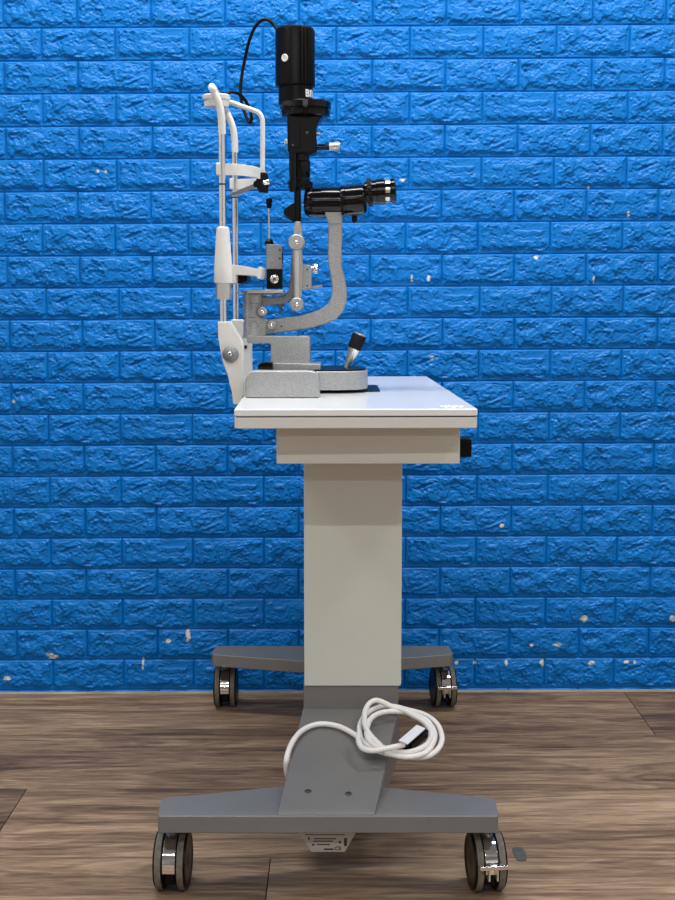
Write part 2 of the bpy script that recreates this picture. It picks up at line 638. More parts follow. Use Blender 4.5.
    tag(o, 'grey-brown wood plank floor', None, kind='structure')


build_floor()


def structure(name, b6, m, label=None):
    bm = bmesh.new()
    box(bm, *b6)
    o = fin(name, bm, m, smooth=False)
    tag(o, label, None, kind='structure')
    return o


M_side = mat('pale_wall_paint', (0.62, 0.62, 0.61), 0.8)
structure('ceiling', (-2.5, 2.5, -7.1, 3.4, 2.7, 2.8), M_plaster, 'white ceiling')
structure('wall_left', (-2.5, -2.4, -7.1, 3.4, 0, 2.7), M_side, 'white wall on the left')
structure('wall_right', (2.4, 2.5, -7.1, 3.4, 0, 2.7), M_side, 'white wall on the right')
structure('wall_front', (-2.4, 2.4, -7.1, -7.0, 0, 2.7), mat('dark_wall_for_reflections', (0.06, 0.06, 0.06), .8), 'unseen wall behind the camera, made dark for reflections')  # unseen wall, coloured dark to give the chrome rods dark bands

structure('reflection_door_1', (-0.35, 0.65, -7.0, -6.96, 0, 2.1), mat('dark_reflection_door', (0.03, 0.022, 0.018), .5), 'unseen dark door added behind the camera for reflections')  # unseen door, added as something dark for the chrome to reflect

# thin line of caulk where the wall meets the floor
bm = bmesh.new()
rs = random.Random(3)
P = []
x = -2.38
while x < 2.38:
    P.append((x, wall_y(x) - 0.0035 + rs.uniform(-.0008, .0008), 0.0005))
    x += 0.04
sweep(bm, P, lambda t: [(.0055, -.001), (.0055, .001), (.002, .0035), (-.004, .0045), (-.004, -.001)], up=(0, 0, 1))
o = fin('trim_1', bm, M_caulk)
tag(o, 'thin dusty caulk line along the foot of the blue wall', None, kind='structure')

# ------------------------------------------------------------------ instrument table
YT0, YT1 = 2.12, 3.06
table = thing('instrument_table', (0, 2.6, 0),
              'white-topped rolling instrument table on a light grey lifting column and grey castered base', 'table')
xl, zt, _ = at(234, 409, YT0)
xr = at(478.3, 409, YT0)[0]
zg, zb = at(0, 416.7, YT0)[1], at(0, 428.5, YT0)[1]
yaw = math.radians(1.1)


def rot_xy(x, y, cx=(xl + xr) / 2, cy=YT0):
    dx, dy = x - cx, y - cy
    return cx + dx * math.cos(yaw) + -dy * math.sin(yaw), cy + dx * math.sin(yaw) + dy * math.cos(yaw)


def slab(name, x0, x1, y0, y1, z0, z1, m, bev, rad=0.012, parent=table):
    bm = bmesh.new()
    pts = []
    for cx, cy, a0 in ((x1 - rad, y0 + rad, -90), (x1 - rad, y1 - rad, 0), (x0 + rad, y1 - rad, 90), (x0 + rad, y0 + rad, 180)):
        for k in range(5):
            a = math.radians(a0 + 22.5 * k)
            pts.append(rot_xy(cx + rad * math.cos(a), cy + rad * math.sin(a)))
    prism(bm, pts, 'z', z0, z1)
    return fin(name, bm, m, parent, bev, 3)


slab('tabletop', xl, xr, YT0, YT1, zg + .0006, zt, M_laminate, .0022, .006)
slab('groove_strip', xl + .003, xr - .003, YT0 + .003, YT1 - .003, zg - .0012, zg + .0006, M_ink, 0, .006)
slab('tabletop_base', xl + .0005, xr - .0005, YT0 + .0003, YT1 - .001, zb, zg - .0012, M_lamedge, .0015, .006)

# raised white logo at the front right corner of the tabletop
bm = bmesh.new()
for i, (px0, dx0) in enumerate(((441.5, 0), (449.5, 1), (456.8, 2))):
    for q in range(3):
        a = p3(px0 + q * 2.2 - 1.0, 405.4 + (q % 2) * 1.6, 2.17); b_ = p3(px0 + q * 2.2 + 2.0, 407.8 - (q % 2) * 1.0, 2.15)
        ya = 2.160 + (.030 if q % 2 == 0 else .012); yb = ya - .022
        xa, xb = a.x, b_.x
        vs = [(xa, ya), (xa + .0028, ya), (xb + .0028, yb), (xb, yb)]
        prism(bm, vs, 'z', zt - .0002, zt + .0006)
o = fin('logo', bm, M_paper, table, smooth=False)
tag(o, 'small raised white lettering at the front corner of the tabletop')

# apron housing below the top
YH0, YH1 = 2.20, 2.98
hx0, hz0, _ = at(276.5, 463.8, YH0)
hx1 = at(459.8, 463.8, YH0)[0]
bm = bmesh.new()
box(bm, hx0, hx1, YH0, YH1, hz0, zb)
fin('motor_housing', bm, M_beige, table, .0012)
# power switch block on the right side of the housing
sx1, sz0, _ = at(470, 455.5, 2.26)
sz1 = at(470, 437.5, 2.26)[1]
bm = bmesh.new()
box(bm, hx1 - .002, sx1, 2.235, 2.29, sz0, sz1)
sw = fin('switch_block', bm, M_mblack, table, .002)
tag(sw, 'black switch block on the right end of the housing')
bm = bmesh.new()
revolve(bm, (sx1 - .0005, 2.262, (sz0 + sz1) / 2), [(0, .009), (.0022, .009), (.003, .007)], 'x', 24)
fin('button', bm, M_rubber, sw)

# lifting column
YC0, YC1 = 2.42, 2.78
cx0, cz0, _ = at(304.3, 686, YC0)
cx1 = at(400.6, 686, YC0)[0]
bm = bmesh.new()
box(bm, cx0, cx1, YC0, YC1, cz0, hz0 + .001)
fin('column', bm, M_beige, table, .0015)
# faint full-height side trim of the column
bm = bmesh.new()
box(bm, cx1 - .0028, cx1 + .0012, YC0 + .004, YC1 - .004, cz0 + .002, hz0)
fin('column_trim', bm, M_lamedge, table, .0005)

# base beam: vertical socket under the column, sloping neck to the front foot, beam to the back foot
FY0, FY1 = 2.06, 3.13
FZT, FZB = at(0, 816, FY0)[1], at(0, 833.3, FY0)[1]
zs_top = at(0, 709, YC0)[1]
bm = bmesh.new()
nx0 = at(303.5, 700, YC0)[0]; nx1 = at(398.5, 700, YC0)[0]
box(bm, nx0, nx1, YC0 + .004, YC1 - .004, FZB + .01, cz0 + .002)
fin('column_socket', bm, M_grey, table, .0015)


def loft4(bm, a, b):
    A = [bm.verts.new(p) for p in a]; B = [bm.verts.new(p) for p in b]
    bm.faces.new(A[::-1]); bm.faces.new(B)
    for i in range(4):
        j = (i + 1) % 4
        bm.faces.new([A[i], A[j], B[j], B[i]])


YN = FY0 + .003
fx0 = at(277, 816, YN)[0]; fx1 = at(375, 816, YN)[0]
mx0 = at(299.5, 727, 2.37)[0]; mx1 = at(398, 727, 2.37)[0]
bm = bmesh.new()
zsl = FZT + .0022
loft4(bm, [(fx0, YN, FZB + .002), (fx1, YN, FZB + .002), (fx1, YN, zsl), (fx0, YN, zsl)],
      [(nx0 - .001, YC0 + .006, zs_top - .09), (nx1 + .001, YC0 + .006, zs_top - .09), (nx1 + .001, YC0 + .006, zs_top), (nx0 - .001, YC0 + .006, zs_top)])
neck = fin('sloping_neck', bm, M_grey, table, .002)
for (sx, sy) in ((308, 791.5), (348.5, 793.5)):
    # on the slope
    best = None
    for k in range(200):
        Y = 2.07 + k * .0015
        z = at(sx, sy, Y)[1]
        zz = zsl + (zs_top - zsl) * (Y - YN) / (YC0 + .006 - YN)
        if best is None or abs(z - zz) < best[0]: best = (abs(z - zz), Y, zz)
    _, Y, zz = best
    x = at(sx, sy, Y)[0]
    sl = math.atan((zs_top - zsl) / (YC0 + .006 - YN))
    bm = bmesh.new()
    revolve(bm, (x, Y, zz - .0015), [(0, .0056), (.0024, .0056), (.0032, .0046), (.0032, .0030), (.0018, .0028)], seg=24,
            dirv=(0, -math.sin(sl), math.cos(sl)))
    fin('screw', bm, M_screw, neck)
bm = bmesh.new()
loft4(bm, [(nx0, YC1 - .006, FZB), (nx1, YC1 - .006, FZB), (nx1, YC1 - .006, zs_top - .01), (nx0, YC1 - .006, zs_top - .01)],
      [(-.075, FY1 - .01, FZB), (.06, FY1 - .01, FZB), (.06, FY1 - .01, FZT - .001), (-.075, FY1 - .01, FZT - .001)])
fin('rear_beam', bm, M_grey, table, .002)


def foot(Yout, sgn, xc, hw):
    """straight outer edge at Yout, tapered in plan towards the ends; sgn=+1 when the table is behind it"""
    d_end, d_mid, mid = .082, .133, .075
    r = .012
    pts = [(-hw + .002, 0), (hw - .002, 0), (hw, .004), (hw + .0035, d_end - .014), (hw - .002, d_end - .003), (hw - .012, d_end), (mid, d_mid), (-mid, d_mid),
           (-hw + .012, d_end), (-hw + .002, d_end - .003), (-hw - .0035, d_end - .014), (-hw, .004)]
    P = [(xc + a, Yout + sgn * b_) for a, b_ in pts]
    bm = bmesh.new()
    prism(bm, P, 'z', FZB, FZT)
    return fin('foot', bm, M_grey, table, .002, 3)


f0 = at(158.5, 820, FY0)[0]; f1 = at(497.5, 820, FY0)[0]
foot(FY0, 1, (f0 + f1) / 2, (f1 - f0) / 2 + .0015)
YB = 3.122
g0 = at(212.5, 660, YB - .082)[0]; g1 = at(452, 660, YB - .082)[0]
foot(YB, -1, (g0 + g1) / 2, (g1 - g0) / 2)

# power box under the front of the beam with its rating label
YP = 2.10
pts = outline([(296, 829), (358, 829), (345, 852.3), (311, 852.3)], YP)
bm = bmesh.new()
A = [(p[0], YP, p[1]) for p in pts]; B = [(p[0], YP + .11, p[1] + .012) for p in pts]
loft4(bm, A, B)
pb = fin('power_box', bm, M_labelgrey, table, .0015)
bm = bmesh.new()
for (x0_, x1_, y_, h_) in ((314, 336, 838.2, 1), (313, 333, 840.6, 1), (317, 330, 844, 1), (324, 333.5, 848.4, 1.6), (308, 309.6, 836.8, 3), (312, 314.5, 843.8, 1.8),
                           (344, 347, 838, 8), (305, 345, 834.2, .8), (338.6, 341.2, 841, 2.2)):
    a = at(x0_, y_, YP)[0]; b_ = at(x1_, y_, YP)[0]; zt_ = at(0, y_, YP)[1]; zb_ = at(0, y_ + h_, YP)[1]
    box(bm, a, b_, YP - .0004, YP + .0002, zb_, zt_)
lp = fin('label_print', bm, M_ink, pb, smooth=False)


def text_mesh(name, s, size, m, parent, M4, ext=.0003, bold=0.0):
    cu = bpy.data.curves.new(name, 'FONT')
    cu.body = s; cu.size = size; cu.extrude = ext; cu.align_x = 'CENTER'; cu.align_y = 'CENTER'; cu.offset = bold
    cu.resolution_u = 4
    tmp = bpy.data.objects.new(name, cu)
    COL.objects.link(tmp)
    dg = bpy.context.evaluated_depsgraph_get()
    me = bpy.data.meshes.new_from_object(tmp.evaluated_get(dg))
    bpy.data.objects.remove(tmp)
    me.transform(M4)
    me.materials.clear()
    return link(name, me, m, parent)


x, z, s = at(338, 848.5, YP)
text_mesh('ce_mark', 'CE', .0085, M_ink, pb, Matrix.Translation((x, YP - .0004, z)) @ Matrix.Rotation(PI / 2, 4, 'X'), bold=.0001)


# casters
def make_caster(brake):
    root = bpy.data.objects.new('caster', None)
    root.empty_display_size = .03
    COL.objects.link(root)
    R = .0468
    for sx in (-1, 1):
        bm = bmesh.new()
        c = (sx * .0175, 0, R)
        tr = [(-.0050, R - .004), (-.0050, R - .0006), (-.0045, R), (.0045, R), (.0050, R - .0006), (.0050, R - .004)]
        revolve(bm, c, tr, 'x', 48)
        o = fin('wheel', bm, M_tread, root)
        bm = bmesh.new()
        out = -1 if sx < 0 else 1
        for sd in (-1, 1):
            xx = sd * .0066
            revolve(bm, c, [(sd * .0049, R - .0006), (xx - sd * .0003, R - .0010), (xx, R - .0028), (xx + sd * .0012, R - .003), (xx + sd * .0022, R - .008), (xx + sd * .001, R - .011), (xx + sd * .0018, .012), (xx + sd * .0026, .004)], 'x', 48)
        fin('wheel_rim', bm, M_mblack, o)
    bm = bmesh.new()
    revolve(bm, (-.0235, 0, R), [(0, .006), (.047, .006)], 'x', 20)
    fin('axle', bm, M_screw, root)
    # chrome fender: curved band between the wheels
    bm = bmesh.new()
    hw = .0100
    rr = R - .002
    n = 24
    outer = []; inner = []
    for k in range(n + 1):
        a = math.radians(-8 + 196 * k / n)
        outer.append((-rr * math.cos(a), R + rr * math.sin(a)))
        inner.append((-(rr - .003) * math.cos(a), R + (rr - .003) * math.sin(a)))
    prism(bm, outer + inner[::-1], 'x', -hw, hw)
    fin('fender', bm, M_chrome, root, .0006)
    bm = bmesh.new()
    box(bm, -.0085, .0085, -.034, .034, R - .028, R + .004)
    fin('hub_block', bm, M_mblack, root, .002)
    bm = bmesh.new()
    revolve(bm, (0, .0, R + rr - .004), [(0, .0095), (FZB - R - rr + .0045, .0095)], 'z', 24)
    fin('stem', bm, M_blue_led, root)
    if brake:
        bm = bmesh.new()
        box(bm, -.0225, .0215, -.062, -.050, R + .0085, R + .0150)
        br = fin('brake_pedal', bm, M_chrome, root, .001)
        bm = bmesh.new()
        for sx in (-1, 1):
            box(bm, sx * .0065 - .0015, sx * .0065 + .0015, -.056, -.040, R - .012, R + .0088)
        fin('pedal_bracket', bm, M_alu, br, .0005)
    return root


for (px, Y, br, rz) in ((171, 2.118, False, -3), (487.5, 2.115, True, 7), (225, 3.115, False, 0), (444, 3.115, True, 6)):
    o = make_caster(br)
    x = at(px, 880 if Y < 2.5 else 700, Y - .03)[0]
    o.rotation_euler = (0, 0, math.radians(rz))
    o.location = (x, Y - 2.6, 0)
    o.parent = table

# ------------------------------------------------------------------ slit lamp: fixed rail covers and glide pad
def rail_cover(Y0, px0, px1, pyt, pyb, label):
    r = 3
    pts = [(px0, pyb), (px1, pyb), (px1, pyt + 9), (px1 - 1, pyt + 5), (px1 - 3.5, pyt + 2), (px1 - 8, pyt + .3), (px1 - 14, pyt),
           (px0 + 10, pyt), (px0 + 6, pyt + .8), (px0 + 3, pyt + 3), (px0 + .8, pyt + 7), (px0, pyt + 12)]
    P = outline(pts, Y0)
    P = [(a, max(b_, zt + .0004)) for a, b_ in P]
    P[0] = (P[0][0], zt + .0004); P[1] = (P[1][0], zt + .0004)
    bm = bmesh.new()
    prism(bm, P, 'y', Y0, Y0 + .04)
    o = fin('rail_cover', bm, M_hammer, None, .003, 3)
    tag(o, label, 'rail cover', 'rail covers of the instrument base')
    return o


rail_cover(2.363, 245, 319.8, 370.8, 398, 'silver hammered rail cover with rounded top on the tabletop, nearest the front edge')
# far cover, mostly hidden behind the base
x0_, _, s_ = at(258, 372, 2.68)
o = rail_cover(2.665, 262, 318, 372, 386, 'silver rail cover behind the slit lamp base, farther from the front table edge')
bm = bmesh.new()
_p = [at(a, b_, 2.40) for a, b_ in ((256.4, 371), (256.8, 366.6), (259.5, 363.4), (264, 362.6), (272, 362.8), (272, 371))]
prism(bm, [(p[0], p[1]) for p in _p], 'y', 2.43, 2.47)
wheelcap_bm = bm

pad_y0, pad_y1 = 2.53, 2.71
bm = bmesh.new()
box(bm, at(300, 391, pad_y0)[0], at(380, 391, pad_y0)[0], pad_y0, pad_y1, zt + .0003, zt + .0022)
o = fin('glide_pad', bm, M_mblack, None, .0005)
tag(o, 'thin black glide pad lying on the white tabletop under the joystick base', 'pad')

# ------------------------------------------------------------------ slit lamp
YC = 2.57
lamp = thing('slit_lamp', (at(300, 380, YC)[0], YC, zt),
             'slit lamp microscope with black lamp tower and silver hammered arms on the white table', 'slit lamp')
lo = lamp

fin('wheel_cap', wheelcap_bm, M_black, lo, .002)
# joystick base: rounded block with a black top
base_pts = []
bx0, bz0, bs = at(264, 388.5, 2.47)
bx1 = at(367.5, 388.5, 2.55)[0]
bzt = at(300, 371.5, 2.47)[1]
by0, by1 = 2.475, 2.645
Rr = .060


def rounded_right(x0, x1, y0, y1, R_):
    pts = [(x0, y0)]
    cy0, cy1 = y0 + R_, y1 - R_
    for k in range(13):
        a = math.radians(-90 + 90 * k / 12)
        pts.append((x1 - R_ + R_ * math.cos(a), cy0 + R_ * math.sin(a)))
    for k in range(13):
        a = math.radians(90 * k / 12)
        pts.append((x1 - R_ + R_ * math.cos(a), cy1 + R_ * math.sin(a)))
    pts.append((x0, y1))
    return pts


bm = bmesh.new()
prism(bm, rounded_right(bx0, bx1, by0, by1, Rr), 'z', zt + .006, bzt)
fin('slide_base', bm, M_hammer, lo, .0025, 3)
bm = bmesh.new()
prism(bm, rounded_right(bx0 + .003, bx1 - .0035, by0 + .0035, by1 - .0035, Rr - .003), 'z', bzt - .001, bzt + .0028)
o = fin('base_top_plate', bm, M_mblack, lo, .001)
bm = bmesh.new()
revolve(bm, (bx0 + .02, by0 - .07, zt + .014), [(0, .005), (.29, .005)], 'y', 20)
fin('axle', bm, M_chrome, lo)
for yy in (2.52, 2.60):
    bm = bmesh.new()
    revolve(bm, (bx1 - .05, yy, zt + .0023), [(0, .012), (.004, .012)], 'z', 24)
    fin('glide_foot', bm, M_rubber, lo)

# stepped plate and block
plate('stage_plate', [(266, 370.5), (320.5, 370.5), (320.5, 364.2), (268, 363)], 2.49, .11, M_hammer, lo, .0012)
plate('stage_block', [(247.2, 343.2), (269.5, 343.6), (270.6, 345), (271, 366), (309.8, 366), (309.8, 338.5), (308, 336.2), (248, 336.2), (247, 337)], 2.505, .09, M_hammer, lo, .0022, 3)

# joystick
j0 = p3(346.6, 366.8, 2.555); j1 = p3(359.9, 334.6, 2.555)
jd = (j1 - j0); jL = jd.length
bm = bmesh.new()
revolve(bm, j0, [(-.002, .0045), (.003, .0048), (jL * .58, .0112)], seg=32, dirv=jd)
js = fin('joystick', bm, M_alu, lo)
bm = bmesh.new()
revolve(bm, j0, [(jL * .56, .0112), (jL * .57, .0126), (jL * .97, .0136), (jL * .99, .0128)], seg=32, dirv=jd)
fin('grip', bm, M_rubber, js)
bm = bmesh.new()
revolve(bm, j0, [(jL * .98, .0122), (jL * 1.02, .0120), (jL * 1.04, .0100)], seg=32, dirv=jd)
fin('button', bm, M_alu, js)

# pivot column
lathe_v('pivot_column', 254, [(338, 12), (335, 11), (334, 10.6), (322, 10.6), (321, 9.8), (318, 9.8), (317, 10.8), (304, 10.8), (303, 10), (301, 10), (300, 10.4), (291, 10.4)], YC, M_hammer, lo)
plate('pivot_bracket', [(245.5, 336), (245.5, 293), (249, 293), (249, 310), (268, 320), (266, 336)], YC - .018, .036, M_hammer, lo, .002)
# lower (microscope) arm: sweeping L-shaped arm
arm = [(262, 320), (275, 318.8), (293, 316.5), (308, 313.6), (320, 309.6), (328, 304), (331.5, 296), (332.2, 286), (329.8, 272), (328, 262),
       (328, 245), (328.4, 222), (342.4, 222), (342.2, 245), (341.8, 266), (345, 279), (346.9, 290), (346.6, 301), (343.6, 311), (336.5, 319), (325, 324.2), (308, 328.6), (290, 331.5), (274, 333.4), (262, 335)]
a1 = plate('microscope_arm', arm, YC - .016, .032, M_hammer, lo, .0028, 3)
plate('arm_head', [(329, 224), (342.6, 224), (342, 211.5), (325, 211.5), (325.4, 215.5)], YC - .020, .04, M_hammer, lo, .002)
# upper illumination arm
arm2 = [(262, 305), (282, 304.5), (290, 301.5), (295, 295), (297.5, 282), (298.5, 262), (298.5, 252), (292.3, 252), (291.3, 262), (290.2, 280),
        (288.5, 291), (284.5, 295.5), (276, 296.5), (262, 296.5)]
plate('illumination_arm', arm2, YC - .006, .03, M_hammer_d, lo, .002)
# swing link with two round joints
plate('swing_link', [(292.6, 248), (301.8, 248), (303.5, 275), (300.8, 301), (293.6, 301), (293.5, 275)], YC - .034, .022, M_hammer, lo, .002)
plate('link_highlight', [(295, 250), (299, 250), (299, 298), (295.4, 298)], YC - .0355, .003, M_alu, lo, .0006)  # bright strip imitating the highlight down the middle of the link
for (px, py, r) in ((296.4, 242.2, 8.2), (296.6, 304.4, 7.0)):
    d = disc_y('joint_disc', px, py, r, YC - .040, YC - .008, M_hammer, lo, prof=[(0, r - 1.2), (.002, r), (.032, r)])
    disc_y('screw', px, py, 2, YC - .0425, YC - .040, M_chrome, d, prof=[(0, 1.2), (.0008, 2.1), (.0025, 2.1)])
plate('lamp_neck', [(293.2, 236), (302.3, 236), (301.8, 226), (300.5, 221.5), (295, 221.5), (293.8, 226)], YC - .024, .028, M_hammer, lo, .002)
# slit-width block with chrome knob and lever
sb = plate('slit_control', [(301, 264), (311, 265.2), (311.8, 287), (309.5, 289.5), (301, 289.5)], YC - .020, .036, M_hammer, lo, .0015)
lathe_h('knob', 268.3, [(311, 2.0), (312.3, 2.0), (312.5, 4.6), (315, 5.2), (317.6, 5.2), (318.3, 4.4)], YC - .004, M_chrome, sb, rf=lambda a, t: 1 + .03 * math.cos(18 * a), seg=72)
plate('lever', [(311, 286.2), (320, 284.8), (322.5, 285.2), (322.5, 287.4), (315, 288.2), (311, 289.2)], YC - .008, .012, M_hammer, sb, .0006)
for (px, py) in ((307.3, 269.5), (307.3, 285.8)):
    disc_y('screw', px, py, .9, YC - .0208, YC - .019, M_ink, sb, bevel=0)
# clamp knobs near the pivot
for (px, py, r) in ((262.2, 311.8, 4.8), (271.2, 325.5, 4.4)):
    k = disc_y('clamp_knob', px, py, r, YC - .034, YC - .014, M_hammer, lo, prof=[(0, r - .8), (.0015, r), (.010, r), (.0105, r * .6), (.020, r * .6)])
    disc_y('screw', px, py, 1.8, YC - .0350, YC - .0335, M_chrome, k, prof=[(0, 1.2), (.0005, 1.8), (.0015, 1.8)])
disc_y('screw_hole', 281.5, 326.2, .9, YC - .0166, YC - .0150, M_ink, lo, bevel=0)
bm = bmesh.new()
_x, _z, _s = at(280.8, 313, YC)
revolve(bm, (_x, YC, _z), [(0, .0028), (.020, .0028)], 'z', 16)
_x, _z, _s = at(280.8, 306.6, YC)
revolve(bm, (_x, YC, _z), [(0, .006), (.004, .006)], 'z', 16)
fin('stop_pin', bm, M_blue_led, lo)
# top plate on the pivot
tp = plate('guide_plate', [(247, 289.5), (283.5, 290.3), (283.5, 293), (247, 293.3)], YC - .03, .06, M_alu, lo, .0006)
plate('guide_plate_lip', [(249, 293.2), (284.8, 293.2), (284.8, 294.6), (249, 295)], YC - .022, .046, M_hammer_d, lo, .0004)
tube('stop_rod', [p3(236.5, 292.3, YC), p3(248, 292.3, YC)], .0018, M_chrome, lo, 1)

# lower lamp stem, prism
plate('mirror_stem', [(293.8, 222), (301.2, 222), (300.8, 189), (294.2, 189)], YC - .018, .02, M_black, lo, .0012)
plate('mirror_stem_trim', [(296.2, 221), (298.4, 221), (298.2, 191), (296.4, 191)], YC - .0195, .003, M_mblack, lo, .0004)
plate('deflecting_mirror', [(283.2, 211.8), (285, 208.6), (292.6, 203.2), (294.5, 203.2), (294.5, 222), (292.6, 221.5), (284.4, 215)], YC - .018, .03, M_mblack, lo, .0006)

# lamp tower, bottom to top
TX = 294.5
lathe_v('filter_barrel', 299.8, [(189, 8), (186.5, 10.5), (179.5, 11), (178.5, 10.2), (177, 10.2), (176, 10.6), (162, 10.8), (161, 9.8), (156.5, 9.8), (155.5, 10.6), (152, 10.8)], YC, M_black, lo)
lathe_v('inner_rod', 293, [(192, 3.6), (152, 3.9)], YC - .022, M_black, lo, seg=24)
lathe_v('knurled_ring', 300.5, [(189.5, 10.5), (188.8, 11.8), (182.2, 11.8), (181.5, 10.8)], YC - .001, M_mblack, lo, seg=80, rf=lambda a, t: 1 + .025 * math.cos(26 * a))
lathe_v('scale_ring', 301.5, [(156, 10.4), (151.5, 10.8)], YC - .001, M_black, lo, seg=90, rf=lambda a, t: 1 + .03 * math.cos(30 * a))
# body block with dovetail
bb = plate('filter_housing', [(287.6, 150.5), (289, 153), (315.5, 153), (317, 150.5), (316, 128), (319, 120), (325, 113), (287, 113)], YC - .028, .056, M_mblack, lo, .003, 3)
plate('front_cover', [(289.5, 148), (300, 148), (300, 122), (289.5, 122)], YC - .0295, .004, M_mblack, bb, .001)
disc_y('screw', 307, 132.5, 1.6, YC - .0298, YC - .0275, M_screw, bb, prof=[(0, 1.0), (.0006, 1.6), (.0023, 1.6)])
disc_y('screw', 292.8, 145, 1.0, YC - .0310, YC - .0290, M_screw, bb, bevel=0)
sh = lathe_h('filter_lever', 147.2, [(316, 3.0), (329.5, 3.0)], YC - .012, M_black, bb, seg=20)
lathe_h('knob', 146.4, [(329, 2.6), (329.4, 3.6), (333.5, 3.6), (334, 4.4), (338.6, 4.6), (339.8, 4.0)], YC - .012, M_alu, sh, rf=lambda a, t: 1 + .03 * math.cos(16 * a), seg=64)
lathe_h('pin', 133.2, [(315, 1.0), (319, 1.0), (319.2, 2), (320.2, 2)], YC - .01, M_alu, bb, seg=16)
lathe_h('pin', 142.8, [(284, 1.8), (285.5, 1.8), (285.7, 1.2), (289, 1.2)], YC - .0, M_alu, bb, seg=16)
# aperture wheel housing, two tiers
lathe_v('aperture_wheel', 305.5, [(117.6, 22.5), (116.4, 24.3), (111.5, 25), (110.6, 24), (109.8, 24), (109, 25.8), (103.3, 25.8), (102.2, 24.8)], YC, M_black, lo, seg=64)
# lower and upper lamp cylinders
lathe_v('lamp_socket', 295.8, [(110, 14.8), (107, 15), (105.5, 15.8), (104.8, 17.3), (86, 17.3)], YC, M_mblack, lo, seg=64)


def ribs(a, t):
    # a=0 is +x, viewer side is -y (a = -90 deg)
    d = math.degrees(a)
    d = (d + 180) % 360 - 180           # -180..180, viewer at -90
    q = d + 90                           # 0 = facing viewer, + = to the right
    for c in (16, 27, 38, 50, 63, 78, 95, 110, 125, 140, 155):
        if abs(q - c) < 2.6: return .945
    if abs(q) > 176: return 1
    return 1


lathe_v('lamp_house', 295.2, [(87.8, 17), (86.6, 19.2), (85.8, 19.8), (32.4, 19.8), (29.8, 19.2), (28.0, 17.4)], YC, M_mblack, lo, seg=180,
        rf=lambda a, t: ribs(a, t) if True else 1, ang=25)
# white round button on the lamp house
_x, _z, _s = at(285.4, 57.5, YC - .034)
ctr = Vector((at(294.7, 57.5, YC)[0], YC, _z))
ang_ = -math.asin(min(.99, (294.7 - 285.4) / 19.5))
dr = Vector((math.sin(ang_), -math.cos(ang_), 0))
bm = bmesh.new()
revolve(bm, ctr + dr * (19.0 * _s), [(0, .0068), (.0016, .0068), (.0024, .0058), (.0022, .0042), (.0016, .0038)], seg=28, dirv=dr)
o = fin('cap_screw', bm, M_enamel, lo)
tag(o, 'small round white screw cap')

# "BI" lettering wrapped on the lamp socket
for i, (ch, q) in enumerate((('B', 43), ('I', 58), ('I', 69))):
    ph = math.radians(q)
    _x, _z, _s = at(294.7, 93.2, YC - .026)
    rr = 17.3 * at(294.7, 93.2, YC)[2] + .0002
    cpos = Vector((at(295.8, 93, YC)[0] + rr * math.sin(ph), YC - rr * math.cos(ph), _z))
    text_mesh('lettering', ch, .0178, M_paper, lo, Matrix.Translation(cpos) @ Matrix.Rotation(ph, 4, 'Z') @ Matrix.Rotation(PI / 2, 4, 'X'), ext=.0004, bold=.0006)

# black lamp cord
cord = [p3(277, 30, YC + .012), p3(273.5, 24.5, YC + .015), p3(268, 20, YC + .015), p3(261.5, 20.5, YC + .02), p3(254.5, 28, YC + .03), p3(249.5, 40, YC + .04),
        p3(245.5, 56, YC + .05), p3(241.8, 76, YC + .055), p3(240.5, 92, YC + .055), p3(242.5, 106, YC + .055), p3(246.5, 117, YC + .05),
        p3(250, 122.5, YC + .045), p3(251.5, 119, YC + .04), p3(250, 110, YC + .035), p3(245, 100, YC + .03), p3(238, 93.5, YC + .02), p3(230, 92.5, YC + .01), p3(226.5, 95, YC + .004)]
o = tube('lamp_cord', cord, .0030, M_rubber, lo, 8, 12)

# microscope body and eyepieces
mb = lathe_h('microscope_body', (202.3, 202.3), [(304, 9), (305.2, 12.2), (308.5, 14.4), (314, 14.8), (341, 14.8)], YC, M_black, lo, seg=40)
lathe_h('body_collar', (202, 202), [(321, 15.1), (339, 15.1)], YC, M_black, mb, seg=40)
plate('binocular_housing', [(341, 215.5), (341, 186.5), (361, 184), (365, 184), (365, 186), (364.5, 210), (361, 215.5)], YC - .028, .056, M_black, mb, .004, 4)
for sg in (-1, 1):
    lathe_h('prism_tube', (201.0, 198.8), [(340.5, 14.2), (342, 15.2), (345, 15.2), (345.4, 14.6), (362, 14.9), (364.5, 14.2), (366, 12.5)], YC + sg * .027, M_black, mb, seg=44)
plate('magnification_lever', [(351.8, 216), (357.2, 216), (357.2, 221.2), (355.8, 222.8), (353.2, 222.8), (351.8, 221.2)], YC - .012, .012, M_mblack, mb, .001)


